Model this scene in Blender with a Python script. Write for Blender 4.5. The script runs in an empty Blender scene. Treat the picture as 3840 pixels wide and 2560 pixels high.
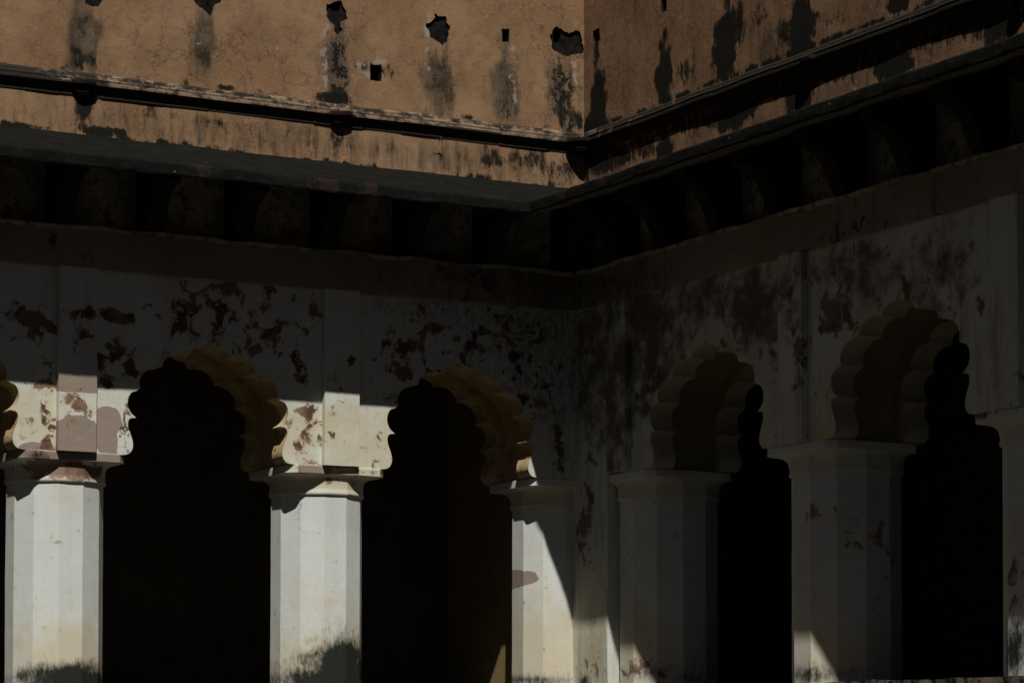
import bpy, math, random
import numpy as np
from mathutils import Vector, Matrix, noise
from mathutils.geometry import delaunay_2d_cdt

random.seed(7)
scene = bpy.context.scene
C = scene.collection

# ------------------------------------------------------------------ camera
CAM_F = Vector((0.4820, 0.8750, 0.0447)).normalized()
CAM_R = Vector((0.8759, -0.4826, 0.0017))
CAM_R = (CAM_R - CAM_F * CAM_R.dot(CAM_F)).normalized()
CAM_U = CAM_R.cross(CAM_F)
cam_data = bpy.data.cameras.new('camera')
cam = bpy.data.objects.new('camera', cam_data)
C.objects.link(cam)
m = Matrix((CAM_R, CAM_U, -CAM_F)).transposed().to_4x4()
cam.matrix_world = m
cam_data.sensor_width = 36.0
cam_data.sensor_fit = 'HORIZONTAL'
cam_data.lens = 102.01
cam_data.shift_y = 0.2802
cam_data.clip_start = 0.1
cam_data.clip_end = 2000
scene.camera = cam

# ------------------------------------------------------------------ light
SUN = Vector((0.455, 1.0, -1.45)).normalized()      # the way the light travels
world = bpy.data.worlds.new('World')
scene.world = world
world.use_nodes = True
wn = world.node_tree.nodes
sky = wn.new('ShaderNodeTexSky')
sky.sky_type = 'NISHITA'
sky.sun_disc = False
sky.sun_elevation = math.asin(-SUN.z)
sky.sun_rotation = math.atan2(-SUN.x, -SUN.y)
sky.altitude = 2500
sky.air_density = 0.22
sky.dust_density = 1.0
sky.ozone_density = 0.0
wn['Background'].inputs['Strength'].default_value = 0.05
world.node_tree.links.new(sky.outputs[0], wn['Background'].inputs['Color'])
sun_data = bpy.data.lights.new('sun', 'SUN')
sun_data.energy = 5.0
sun_data.angle = math.radians(0.53)
sun_data.color = (1.0, 0.985, 0.925)
sun = bpy.data.objects.new('sun', sun_data)
sun.rotation_euler = SUN.to_track_quat('-Z', 'Y').to_euler()
sun.location = (-20, -40, 60)
C.objects.link(sun)
vs = scene.view_settings
vs.view_transform = 'Standard'
vs.look = 'None'
vs.exposure = -0.52
vs.gamma = 1.0
vs.use_curve_mapping = False

# ------------------------------------------------------------------ helpers
class Mat:
    """a small wrapper for writing node materials"""
    def __init__(s, name, rough=0.9):
        s.m = bpy.data.materials.new(name)
        s.m.use_nodes = True
        s.t = s.m.node_tree
        s.b = s.t.nodes['Principled BSDF']
        s.b.inputs['Roughness'].default_value = rough
        s.b.inputs['Specular IOR Level'].default_value = 0.05
        s.pos = s.t.nodes.new('ShaderNodeNewGeometry').outputs['Position']
    def put(s, sock, v):
        if isinstance(v, bpy.types.NodeSocket):
            s.t.links.new(v, sock)
        elif isinstance(v, (tuple, list)) and len(v) == 3 and sock.type == 'RGBA':
            sock.default_value = (*v, 1)
        else:
            sock.default_value = v
    def node(s, typ, ins=None, **props):
        n = s.t.nodes.new(typ)
        for k, v in props.items():
            setattr(n, k, v)
        for k, v in (ins or {}).items():
            s.put(n.inputs[k], v)
        return n
    def math(s, op, a, b=0.0, c=0.0, clamp=False):
        n = s.node('ShaderNodeMath', {0: a, 1: b, 2: c}, operation=op)
        n.use_clamp = clamp
        return n.outputs[0]
    def scaled(s, v):
        return s.node('ShaderNodeVectorMath', {0: s.pos, 1: v}, operation='MULTIPLY').outputs[0]
    def noise(s, scale, detail=6, rough=0.6, vec=None, dist=0.0):
        n = s.node('ShaderNodeTexNoise', {'Vector': vec or s.pos, 'Scale': scale, 'Detail': detail,
                                          'Roughness': rough, 'Distortion': dist})
        return n.outputs[0]
    def step(s, x, lo, hi, a=0.0, b=1.0):
        n = s.node('ShaderNodeMapRange', {0: x, 1: lo, 2: hi, 3: a, 4: b}, interpolation_type='SMOOTHSTEP')
        return n.outputs[0]
    def mix(s, f, a, b, mode='MIX'):
        n = s.node('ShaderNodeMix', {}, data_type='RGBA', blend_type=mode)
        s.put(n.inputs[0], f); s.put(n.inputs[6], a); s.put(n.inputs[7], b)
        return n.outputs[2]
    def wear(s):
        a = s.node('ShaderNodeAttribute', attribute_name='wear')
        sp = s.node('ShaderNodeSeparateColor', {0: a.outputs['Color']})
        return sp.outputs[0], sp.outputs[1], sp.outputs[2], a.outputs['Alpha']
    def over(s, x, n, amp, soft=0.05):
        """a stain: its field x broken up by the noise n"""
        v = s.math('MULTIPLY_ADD', s.math('SUBTRACT', n, 0.5), amp, x)
        return s.step(v, 0.5 - soft, 0.5 + soft)
    def bump(s, h, strength=0.4, dist=0.01, prev=None):
        n = s.node('ShaderNodeBump', {'Height': h, 'Strength': strength, 'Distance': dist})
        if prev is not None:
            s.put(n.inputs['Normal'], prev)
        return n.outputs[0]
    def done(s, col, nor=None, rough=None):
        s.put(s.b.inputs['Base Color'], col)
        if nor is not None:
            s.put(s.b.inputs['Normal'], nor)
        if rough is not None:
            s.put(s.b.inputs['Roughness'], rough)
        return s.m

def mat_limewash(name='limewash_plaster', clean=(0.72, 0.74, 0.67), dull=(0.65, 0.665, 0.585), dirty=(0.60, 0.53, 0.42), peel=((0.125, 0.070, 0.046), (0.28, 0.175, 0.118)), run=0.5, fleck=0.8, bare=None, hard=0.13, relief=0.32):
    M = Mat(name)
    R, G, K, D = M.wear()
    n1 = M.noise(8.0, 7, 0.66, dist=0.5)
    n2 = M.noise(3.1, 4, 0.6)
    n3 = M.noise(42, 4, 0.6)
    nb = M.noise(1.3, 4, 0.6)
    streak = M.noise(1.0, 5, 0.65, vec=M.scaled((9, 9, 1.1)))
    white = M.mix(M.step(nb, 0.38, 0.65), clean, dull)
    white = M.mix(M.math('MULTIPLY', M.step(streak, 0.48, 0.7), run), white, dirty)
    white = M.mix(M.math('MULTIPLY', M.step(n3, 0.52, 0.7), 0.25), white, tuple(c * 0.72 for c in dull))
    damp = M.over(D, M.noise(4.0, 5, 0.6), 2.0, 0.42)
    white = M.mix(M.math('MULTIPLY', damp, 0.62), white, (clean[0] * 0.90, clean[1] * 0.71, clean[2] * 0.47))
    grey = M.over(G, M.noise(4.5, 7, 0.66) if bare else n2, 1.9 if bare else 1.2, 0.30 if bare else 0.03)
    col = M.mix(grey, white, M.mix(n3, *bare) if bare else M.mix(n3, (0.27, 0.205, 0.165), (0.40, 0.32, 0.265)))
    red = M.over(R, n1, 2.8, hard)
    rcol = M.mix(M.step(n2, 0.42, 0.58), *peel)
    col = M.mix(red, col, rcol)
    speck = M.step(M.noise(17, 3, 0.6), 0.70, 0.73)
    col = M.mix(M.math('MULTIPLY', speck, fleck), col, (0.20, 0.12, 0.09))
    mold = M.over(K, M.noise(20, 7, 0.75, vec=M.scaled((1.3, 1.3, 0.6))), 1.5, 0.42)
    col = M.mix(M.math('MULTIPLY', mold, 0.98), col, M.mix(n3, (0.006, 0.008, 0.007), (0.030, 0.033, 0.030)))
    return M.done(col, M.bump(M.noise(16, 4, 0.6), relief, 0.010))

def mat_parapet(name, a, b2):
    M = Mat(name)
    K, Cc, B, W = M.wear()
    n1 = M.noise(10.0, 7, 0.7, dist=0.4)
    n3 = M.noise(45, 4, 0.65)
    nb = M.noise(1.7, 5, 0.65)
    nm = M.noise(5.5, 6, 0.68)
    col = M.mix(M.step(nb, 0.36, 0.64), a, b2)
    col = M.mix(M.math('MULTIPLY', M.step(nm, 0.45, 0.68), 0.6), col, tuple(c * 0.58 for c in a))
    col = M.mix(M.math('MULTIPLY', M.step(n3, 0.48, 0.7), 0.4), col, tuple(c * 1.22 for c in a))
    lich = M.math('MULTIPLY', M.step(n3, 0.62, 0.68), M.step(nb, 0.52, 0.62))
    col = M.mix(M.math('MULTIPLY', lich, 0.55), col, (0.40, 0.27, 0.10))
    stain = M.over(B, M.noise(2.6, 6, 0.66, vec=M.scaled((4.0, 4.0, 0.8))), 1.7, 0.26)
    col = M.mix(M.math('MULTIPLY', stain, 0.92), col, M.mix(M.step(nm, 0.35, 0.65), (0.030, 0.025, 0.018), (0.13, 0.098, 0.068)))
    wob = M.node('ShaderNodeVectorMath', {0: M.node('ShaderNodeTexNoise', {'Vector': M.pos, 'Scale': 6.0, 'Detail': 5, 'Roughness': 0.7}).outputs[1], 1: (0.34, 0.34, 0.34)}, operation='MULTIPLY').outputs[0]
    pv = M.node('ShaderNodeVectorMath', {0: M.pos, 1: wob}, operation='ADD').outputs[0]
    v1 = M.node('ShaderNodeTexVoronoi', {'Vector': pv, 'Scale': 3.6}, feature='DISTANCE_TO_EDGE').outputs[0]
    v2 = M.node('ShaderNodeTexVoronoi', {'Vector': pv, 'Scale': 9.0}, feature='DISTANCE_TO_EDGE').outputs[0]
    thin = M.math('MULTIPLY', M.step(v1, 0.0, 0.030, 1.0, 0.0), M.step(M.math('ADD', Cc, nb), 0.36, 0.76))
    width = M.math('MULTIPLY', M.step(Cc, 0.5, 1.15), 0.16)
    net = M.step(M.math('SUBTRACT', M.math('MULTIPLY_ADD', M.math('SUBTRACT', n1, 0.5), 0.3, width), v2), -0.015, 0.02)
    net = M.math('MULTIPLY', net, M.step(Cc, 0.35, 0.7))
    crack = M.math('MAXIMUM', M.math('MULTIPLY', thin, 0.6), net)
    col = M.mix(crack, col, (0.020, 0.017, 0.013))
    col = M.mix(M.math('MULTIPLY', M.over(W, n1, 3.2, 0.06), 0.6), col, (0.36, 0.31, 0.28))
    mold = M.over(K, M.noise(11, 9, 0.8, vec=M.scaled((1.4, 1.4, 0.6))), 2.6, 0.2)
    col = M.mix(M.math('MULTIPLY', mold, 0.98), col, M.mix(n3, (0.005, 0.006, 0.005), (0.020, 0.020, 0.016)))
    return M.done(col, M.bump(M.noise(18, 5, 0.65), 0.45, 0.012))

def mat_plain(name, a, b, scale=4.0, lo=0.35, hi=0.65, bump=0.4, rough=0.9, spot=None, spotlim=0.66):
    M = Mat(name, rough)
    n1 = M.noise(scale, 6, 0.66)
    col = M.mix(M.step(n1, lo, hi), a, b)
    if spot:
        col = M.mix(M.step(M.noise(scale * 1.7 + 3, 6, 0.7), spotlim - 0.05, spotlim), col, spot)
    nor = M.bump(M.noise(20, 4, 0.6), bump, 0.010)
    return M.done(col, nor)

def mat_eave():
    M = Mat('blackened_eave_stone', 0.85)
    R, G, K, D = M.wear()
    n1 = M.noise(6, 8, 0.7)
    n3 = M.noise(55, 6, 0.65)
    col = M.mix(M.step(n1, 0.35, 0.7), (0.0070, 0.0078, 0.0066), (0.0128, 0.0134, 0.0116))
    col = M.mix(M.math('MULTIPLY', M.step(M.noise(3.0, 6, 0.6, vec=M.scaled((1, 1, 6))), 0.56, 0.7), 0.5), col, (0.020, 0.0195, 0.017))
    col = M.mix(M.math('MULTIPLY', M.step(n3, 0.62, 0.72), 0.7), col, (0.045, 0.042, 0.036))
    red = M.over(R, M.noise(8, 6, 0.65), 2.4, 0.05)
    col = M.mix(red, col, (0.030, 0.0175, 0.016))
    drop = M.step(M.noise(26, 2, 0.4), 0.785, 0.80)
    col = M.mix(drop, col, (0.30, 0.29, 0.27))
    return M.done(col, M.bump(M.noise(14, 5, 0.65), 0.5, 0.014))

def mat_moulding():
    M = Mat('moulding_stone', 0.9)
    R, G, K, D = M.wear()
    n3 = M.noise(50, 5, 0.6)
    col = M.mix(M.step(M.noise(5, 6), 0.35, 0.65), (0.33, 0.235, 0.165), (0.24, 0.16, 0.11))
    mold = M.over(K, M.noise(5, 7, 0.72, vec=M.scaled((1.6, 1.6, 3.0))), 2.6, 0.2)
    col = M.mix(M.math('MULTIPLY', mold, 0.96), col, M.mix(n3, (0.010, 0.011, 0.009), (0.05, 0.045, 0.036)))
    return M.done(col, M.bump(n3, 0.5, 0.005))

LIME = mat_limewash()
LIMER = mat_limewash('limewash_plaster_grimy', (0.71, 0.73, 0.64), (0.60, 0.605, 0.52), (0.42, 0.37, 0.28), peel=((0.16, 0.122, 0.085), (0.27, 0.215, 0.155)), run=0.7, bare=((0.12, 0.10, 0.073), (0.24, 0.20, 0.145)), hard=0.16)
LIMEC = mat_limewash('limewash_column', (0.735, 0.755, 0.715), (0.69, 0.705, 0.66), (0.62, 0.57, 0.48), run=0.25, fleck=0.35, relief=0.14, peel=((0.20, 0.12, 0.085), (0.34, 0.235, 0.17)))
WALLP = {'L': LIME, 'R': LIMER}
BANDP = mat_limewash('dark_band_plaster', (0.36, 0.315, 0.25), (0.29, 0.245, 0.19), (0.20, 0.155, 0.11))
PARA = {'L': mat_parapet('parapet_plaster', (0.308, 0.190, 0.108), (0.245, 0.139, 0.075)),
        'R': mat_parapet('parapet_plaster_darkened', (0.245, 0.148, 0.086), (0.19, 0.105, 0.060))}  # right wall toned down to match its grazing sunlight
EAVE = mat_eave()
MOULD = mat_moulding()
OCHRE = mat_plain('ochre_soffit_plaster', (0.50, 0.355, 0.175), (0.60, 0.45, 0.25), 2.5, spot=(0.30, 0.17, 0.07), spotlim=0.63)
OCHRER = mat_plain('dun_soffit_plaster', (0.30, 0.25, 0.16), (0.37, 0.31, 0.205), 2.5)  # soffit tinted darker, edges below paler, to draw shading between the arch rings
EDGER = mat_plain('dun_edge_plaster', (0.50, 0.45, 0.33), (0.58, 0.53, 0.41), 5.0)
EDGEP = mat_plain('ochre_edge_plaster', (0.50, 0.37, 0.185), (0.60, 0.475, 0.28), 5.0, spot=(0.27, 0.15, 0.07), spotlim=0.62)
FRIEZEP = mat_plain('lightened_frieze_plaster', (0.28, 0.245, 0.19), (0.58, 0.53, 0.43), 3.5, spot=(0.20, 0.17, 0.13), spotlim=0.58)  # base colour raised to make up for the little light under the eave
SOFF = mat_plain('eave_underside', (0.16, 0.12, 0.085), (0.27, 0.21, 0.155), 4.0)
BLACK = mat_plain('shade_darkened_stone', (0.022, 0.020, 0.016), (0.045, 0.038, 0.030), 5.0)  # near-black base carries the deep shade of brackets and right gallery
RUBBLE = mat_plain('dark_rubble_core', (0.006, 0.0058, 0.005), (0.020, 0.018, 0.016), 14.0, bump=1.0)
HOLE = mat_plain('hole_lining', (0.008, 0.007, 0.006), (0.015, 0.013, 0.011), 10.0)
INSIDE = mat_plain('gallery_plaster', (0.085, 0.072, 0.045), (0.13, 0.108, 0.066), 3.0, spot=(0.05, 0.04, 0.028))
ENDW = mat_plain('gallery_ochre_plaster', (0.30, 0.22, 0.10), (0.36, 0.27, 0.13), 4.0, spot=(0.22, 0.15, 0.07))
REDST = mat_plain('red_sandstone', (0.010, 0.007, 0.006), (0.036, 0.018, 0.015), 9.0, spot=(0.008, 0.008, 0.007), spotlim=0.55)
KERB = mat_plain('mouldy_kerb_stone', (0.012, 0.013, 0.011), (0.20, 0.165, 0.12), 9.0, lo=0.40, hi=0.58)
GROUND = mat_plain('courtyard_paving', (0.024, 0.023, 0.020), (0.042, 0.038, 0.032), 1.2)
PLAIN = mat_plain('weathered_court_wall', (0.13, 0.085, 0.055), (0.22, 0.14, 0.085), 1.5, spot=(0.02, 0.018, 0.015))
TERR = mat_plain('terrace_paving', (0.030, 0.029, 0.026), (0.060, 0.053, 0.044), 3.0)
LEAF = mat_plain('weed_leaf', (0.035, 0.055, 0.018), (0.06, 0.075, 0.03), 30.0)
TWIG = mat_plain('dry_twig', (0.06, 0.035, 0.02), (0.10, 0.06, 0.035), 30.0)

def tag(o, label, cat, group=None):
    o['label'] = label
    o['category'] = cat
    if group:
        o['group'] = group

def obj(name, verts, faces, mats, parent=None, wear=None, fmat=None, smooth=None):
    me = bpy.data.meshes.new(name)
    me.from_pydata([tuple(v) for v in verts], [], faces)
    for mm in (mats if isinstance(mats, (list, tuple)) else [mats]):
        me.materials.append(mm)
    if fmat is not None:
        me.polygons.foreach_set('material_index', fmat)
    if wear is not None:
        a = me.attributes.new('wear', 'FLOAT_COLOR', 'POINT')
        a.data.foreach_set('color', np.asarray(wear, dtype=np.float32).ravel())
    me.validate()
    me.update()
    if smooth is not None:
        me.shade_smooth()
        me.set_sharp_from_angle(angle=math.radians(smooth))
    o = bpy.data.objects.new(name, me)
    C.objects.link(o)
    if parent is not None:
        o.parent = parent
        o.matrix_parent_inverse = Matrix.Translation(-parent.matrix_world.translation) if parent.type == 'EMPTY' else Matrix.Identity(4)
    return o

ORDER = {'R': 0, 'G': 1, 'K': 2, 'D': 3}
ORDERP = {'K': 0, 'C': 1, 'B': 2, 'W': 3}
def field(s, z, blobs, order):
    s = np.asarray(s, float); z = np.asarray(z, float)
    out = np.zeros((len(s), 4))
    wa = np.array([(noise.noise(Vector((a * 5, b * 5, 3))) + 0.6 * noise.noise(Vector((a * 12, b * 12, 8))),
                    noise.noise(Vector((a * 5 + 40, b * 5, 3))) + 0.6 * noise.noise(Vector((a * 12 + 40, b * 12, 8)))) for a, b in zip(s, z)]).reshape(-1, 2)
    for ch, cs, cz, rs, rz, st in blobs:
        k = {'R': 1.0, 'W': 1.0, 'K': 0.6, 'G': 0.35}.get(ch, 0.4)
        r2 = ((s - cs) / rs + k * wa[:, 0] * 0.9) ** 2 + ((z - cz) / rz + k * wa[:, 1] * 0.9) ** 2
        i = order[ch]
        if ch == 'G' or (ch == 'K' and order is ORDERP):
            r2 = r2 ** 1.8
        out[:, i] = np.maximum(out[:, i], st * np.exp(-0.69 * r2))
    return out

def inside(px, pz, poly):
    p = np.asarray(poly); c = np.zeros(len(px), bool)
    j = len(p) - 1
    for i in range(len(p)):
        xi, zi = p[i]; xj, zj = p[j]
        with np.errstate(divide='ignore', invalid='ignore'):
            t = ((zi > pz) != (zj > pz)) & (px < (xj - xi) * (pz - zi) / (zj - zi + 1e-15) + xi)
        c ^= t
        j = i
    return c

def densify(poly, step):
    out = []
    for i, a in enumerate(poly):
        b = poly[(i + 1) % len(poly)]
        n = max(1, int(math.hypot(b[0] - a[0], b[1] - a[1]) / step))
        out += [(a[0] + (b[0] - a[0]) * k / n, a[1] + (b[1] - a[1]) * k / n) for k in range(n)]
    return out

def ragged(poly, amp, step, seed):
    """an irregular broken edge along a polygon"""
    out = []
    pts = densify(poly, step)
    for i, (x, z) in enumerate(pts):
        q = Vector((x * 14 + seed, z * 14, seed * 3.1))
        q2 = q * 2.9
        out.append((x + amp * (noise.noise(q) + 0.5 * noise.noise(q2)), z + amp * (noise.noise(q + Vector((31, 7, 5))) + 0.5 * noise.noise(q2 + Vector((9, 3, 1))))))
    return out

def flat(outline, holes, grids):
    """triangulate an outline with holes over a grid of inner points"""
    pts, edges = [], []
    for loop in [outline] + holes:
        b = len(pts)
        pts += list(loop)
        edges += [(b + i, b + (i + 1) % len(loop)) for i in range(len(loop))]
    gx = []
    for (a, b, c, d, st) in grids:
        xs = np.arange(a + st / 2, b, st); zs = np.arange(c + st / 2, d, st)
        X, Z = np.meshgrid(xs, zs)
        X = X + (np.arange(len(zs)) % 2)[:, None] * st * 0.5
        gx.append(np.c_[X.ravel(), Z.ravel()])
    if gx:
        g = np.vstack(gx)
        k = inside(g[:, 0], g[:, 1], outline)
        for h in holes:
            k &= ~inside(g[:, 0], g[:, 1], h)
        pts += [tuple(q) for q in g[k]]
    r = delaunay_2d_cdt([Vector(q) for q in pts], edges, [], 0, 1e-6)
    v = np.array([(q.x, q.y) for q in r[0]])
    f = np.array([list(t) for t in r[2]])
    c = v[f].mean(axis=1)
    k = inside(c[:, 0], c[:, 1], outline)
    for h in holes:
        k &= ~inside(c[:, 0], c[:, 1], h)
    return v, f[k]

class Wing:
    def __init__(s, side):
        s.side = side
        if side == 'L':
            s.map = lambda a, d, z: (a, 22.54 - d, z)
            s.flip = False
            s.cols = [13.1, 10.7, 8.3, 5.9, 3.5]
            s.s0, s.s1, s.corner = 2.3, 13.24, 13.09
            s.bay, s.axd, s.ap, s.ax = 2.4, -0.43, 0.388, 1.0
        else:
            s.map = lambda a, d, z: (13.09 - d, a, z)
            s.flip = True
            s.cols = [21.77, 19.07, 16.37, 13.67, 10.97]
            s.s0, s.s1, s.corner = 9.7, 22.69, 22.54
            s.bay, s.axd, s.ap, s.ax = 2.7, -0.48, 0.43, 1.2
    def fix(s, faces):
        return [tuple(reversed(f)) for f in faces] if s.flip else [tuple(f) for f in faces]

def plate(w, name, outline, holes, d, thick, grids, mats, parent, wear=None, wobble=0.0, back=False, sides_outline=True):
    """a slab in the wall plane: front face at d, its edges and (if wanted) its back"""
    v2, tri = flat(outline, holes, grids)
    n = len(v2)
    V, F, FM, W = [], [], [], []
    wf = wear(v2[:, 0], v2[:, 1]) if wear else np.zeros((n, 4))
    for (a, z) in v2:
        q = wobble * noise.noise(Vector((a * 2.3, z * 2.3, d * 7))) if wobble else 0.0
        V.append(w.map(a, d + q, z))
    F += [tuple(t) for t in tri]; FM += [0] * len(tri)
    W.append(wf)
    if back:
        for (a, z) in v2:
            V.append(w.map(a, d - thick, z))
        F += [tuple(n + i for i in reversed(t)) for t in tri]; FM += [0] * len(tri)
        W.append(wf)
    loops = [(h, -1) for h in holes]
    if sides_outline:
        loops.append((outline, 1))
    for loop, sg in loops:
        b = len(V)
        k = len(loop)
        area = sum(loop[i][0] * loop[(i + 1) % k][1] - loop[(i + 1) % k][0] * loop[i][1] for i in range(k))
        ccw = area > 0
        for (a, z) in loop:
            q = wobble * noise.noise(Vector((a * 2.3, z * 2.3, d * 7))) if wobble else 0.0
            V.append(w.map(a, d + q, z)); V.append(w.map(a, d - thick, z))
        for i in range(k):
            j = (i + 1) % k
            f = (b + 2 * i, b + 2 * i + 1, b + 2 * j + 1, b + 2 * j)
            if ccw != (sg > 0):
                f = tuple(reversed(f))
            F.append(f)
            FM.append(1 if (sg < 0 and isinstance(mats, list)) else 0)
        W.append(np.zeros((2 * k, 4)))
    return obj(name, V, w.fix(F), mats, parent, np.vstack(W), FM)

def rect(a, b, c, d):
    return [(a, c), (b, c), (b, d), (a, d)]

def box(w, name, a, b, d0, d1, z0, z1, mats, parent, step=0.1, jit=0.004, blobs=None, order=None):
    """a box in wing coordinates, its faces divided and slightly uneven"""
    na = max(1, int((b - a) / step)); nz = max(1, int((z1 - z0) / step)); nd = max(1, int(abs(d1 - d0) / step))
    V, idx, F = [], {}, []
    def vid(i, j, k):
        key = (i, j, k)
        if key not in idx:
            q = Vector((a + (b - a) * i / na, d0 + (d1 - d0) * j / nd, z0 + (z1 - z0) * k / nz))
            q += Vector((noise.noise(q * 3.7), noise.noise(q * 3.7 + Vector((9, 2, 4))), noise.noise(q * 3.7 + Vector((3, 8, 1))))) * jit
            idx[key] = len(V); V.append(q)
        return idx[key]
    for i in range(na):
        for k in range(nz):
            F.append((vid(i, nd, k), vid(i + 1, nd, k), vid(i + 1, nd, k + 1), vid(i, nd, k + 1)))
            F.append((vid(i, 0, k), vid(i, 0, k + 1), vid(i + 1, 0, k + 1), vid(i + 1, 0, k)))
        for j in range(nd):
            F.append((vid(i, j, 0), vid(i + 1, j, 0), vid(i + 1, j + 1, 0), vid(i, j + 1, 0)))
            F.append((vid(i, j, nz), vid(i, j + 1, nz), vid(i + 1, j + 1, nz), vid(i + 1, j, nz)))
    for j in range(nd):
        for k in range(nz):
            F.append((vid(0, j, k), vid(0, j + 1, k), vid(0, j + 1, k + 1), vid(0, j, k + 1)))
            F.append((vid(na, j, k), vid(na, j, k + 1), vid(na, j + 1, k + 1), vid(na, j + 1, k)))
    wr = field([q.x for q in V], [q.z for q in V], blobs, order or ORDER) if blobs is not None else np.zeros((len(V), 4))
    return obj(name, [w.map(*q) for q in V], w.fix(F), mats, parent, wr)

def extrude(w, name, prof, a, b, mats, parent, n=1, jit=0.0, wear=None, a_of=None, b_of=None, caps=True, smooth=None):
    """a profile in (d, z) run along the wall from a to b"""
    V, F, W = [], [], []
    k = len(prof)
    for i in range(n + 1):
        for (d, z) in prof:
            aa = a_of(d) if a_of else a
            bb = b_of(d) if b_of else b
            s_ = aa + (bb - aa) * i / n
            q = Vector((s_ * 2.1, d * 5, z * 5))
            V.append(w.map(s_, d + jit * noise.noise(q), z + jit * noise.noise(q + Vector((4, 9, 2)))))
            if wear:
                W.append(wear(s_, d, z))
    for i in range(n):
        for j in range(k):
            jj = (j + 1) % k
            F.append((i * k + j, i * k + jj, (i + 1) * k + jj, (i + 1) * k + j))
    if caps:
        F.append(tuple(reversed(range(k)))); F.append(tuple(n * k + j for j in range(k)))
    return obj(name, V, w.fix(F), mats, parent, np.array(W) if wear else np.zeros((len(V), 4)), smooth=smooth)

# ------------------------------------------------------------------ wear and painted shade, in metres along the wall and up
LP = [('K', 10.752, 5.734, 0.143, 0.054, 1.1),
    ('K', 13.005, 6.318, 0.064, 0.096, 0.4),
    ('K', 13.188, 5.818, 0.055, 0.096, 1),
    ('K', 8.411, 5.446, 0.084, 0.153, 0.9),
    ('K', 8.605, 5.222, 0.239, 0.044, 1.1),
    ('K', 7.921, 5.185, 0.225, 0.025, 0.8),
    ('K', 9.169, 5.419, 0.236, 0.067, 0.4),
    ('K', 9.707, 5.384, 0.241, 0.067, 0.4),
    ('K', 12.286, 5.346, 0.115, 0.118, 0.7),
    ('K', 12.598, 5.398, 0.269, 0.135, 0.5),
    ('K', 13.006, 5.359, 0.182, 0.12, 0.5),
    ('K', 8.952, 5.451, 0.234, 0.092, 0.35),
    ('K', 10.235, 5.403, 0.246, 0.076, 0.3),
    ('K', 8.329, 6.04, 0.053, 0.183, 0.4),
    ('K', 11.131, 6.039, 0.162, 0.039, 0.62),
    ('K', 11.238, 6.032, 0.043, 0.062, 0.7),
    ('C', 10.764, 5.996, 0.109, 0.353, 1.2),
    ('C', 11.734, 5.992, 0.122, 0.332, 0.7),
    ('C', 12.418, 6.071, 0.098, 0.364, 0.5),
    ('C', 13.005, 6.078, 0.173, 0.368, 1),
    ('C', 9.303, 6.011, 0.476, 0.224, 0.35),
    ('C', 10.028, 5.834, 0.489, 0.227, 0.25),
    ('C', 10.195, 5.285, 0.328, 0.095, 0.4),
    ('B', 8.387, 5.992, 0.138, 0.315, 1.1),
    ('B', 9.481, 6.07, 0.112, 0.314, 0.85),
    ('B', 11.756, 5.995, 0.139, 0.359, 0.9),
    ('B', 12.427, 6.032, 0.116, 0.388, 0.9),
    ('B', 13.005, 6.058, 0.192, 0.384, 0.75),
    ('B', 10.751, 6.033, 0.134, 0.376, 0.9),
    ('B', 10.525, 5.377, 0.498, 0.152, 0.45),
    ('B', 11.889, 5.325, 0.328, 0.195, 0.6),
    ('B', 12.779, 5.376, 0.407, 0.179, 0.55),
    ('B', 9.426, 5.373, 0.796, 0.112, 0.5),
    ('B', 7.989, 5.925, 0.188, 0.254, 0.25),
    ('W', 11.025, 6.026, 0.093, 0.046, 0.6),
    ('W', 11.646, 6.294, 0.035, 0.195, 0.6),
    ('W', 11.195, 6.085, 0.085, 0.07, 0.6),
    ('W', 12.507, 6.121, 0.045, 0.277, 0.5),
    ('W', 10.625, 6.094, 0.033, 0.344, 0.55),
    ('W', 12.484, 6.395, 0.054, 0.048, 0.7),
    ('W', 13.142, 6.194, 0.046, 0.241, 0.5)]
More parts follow.
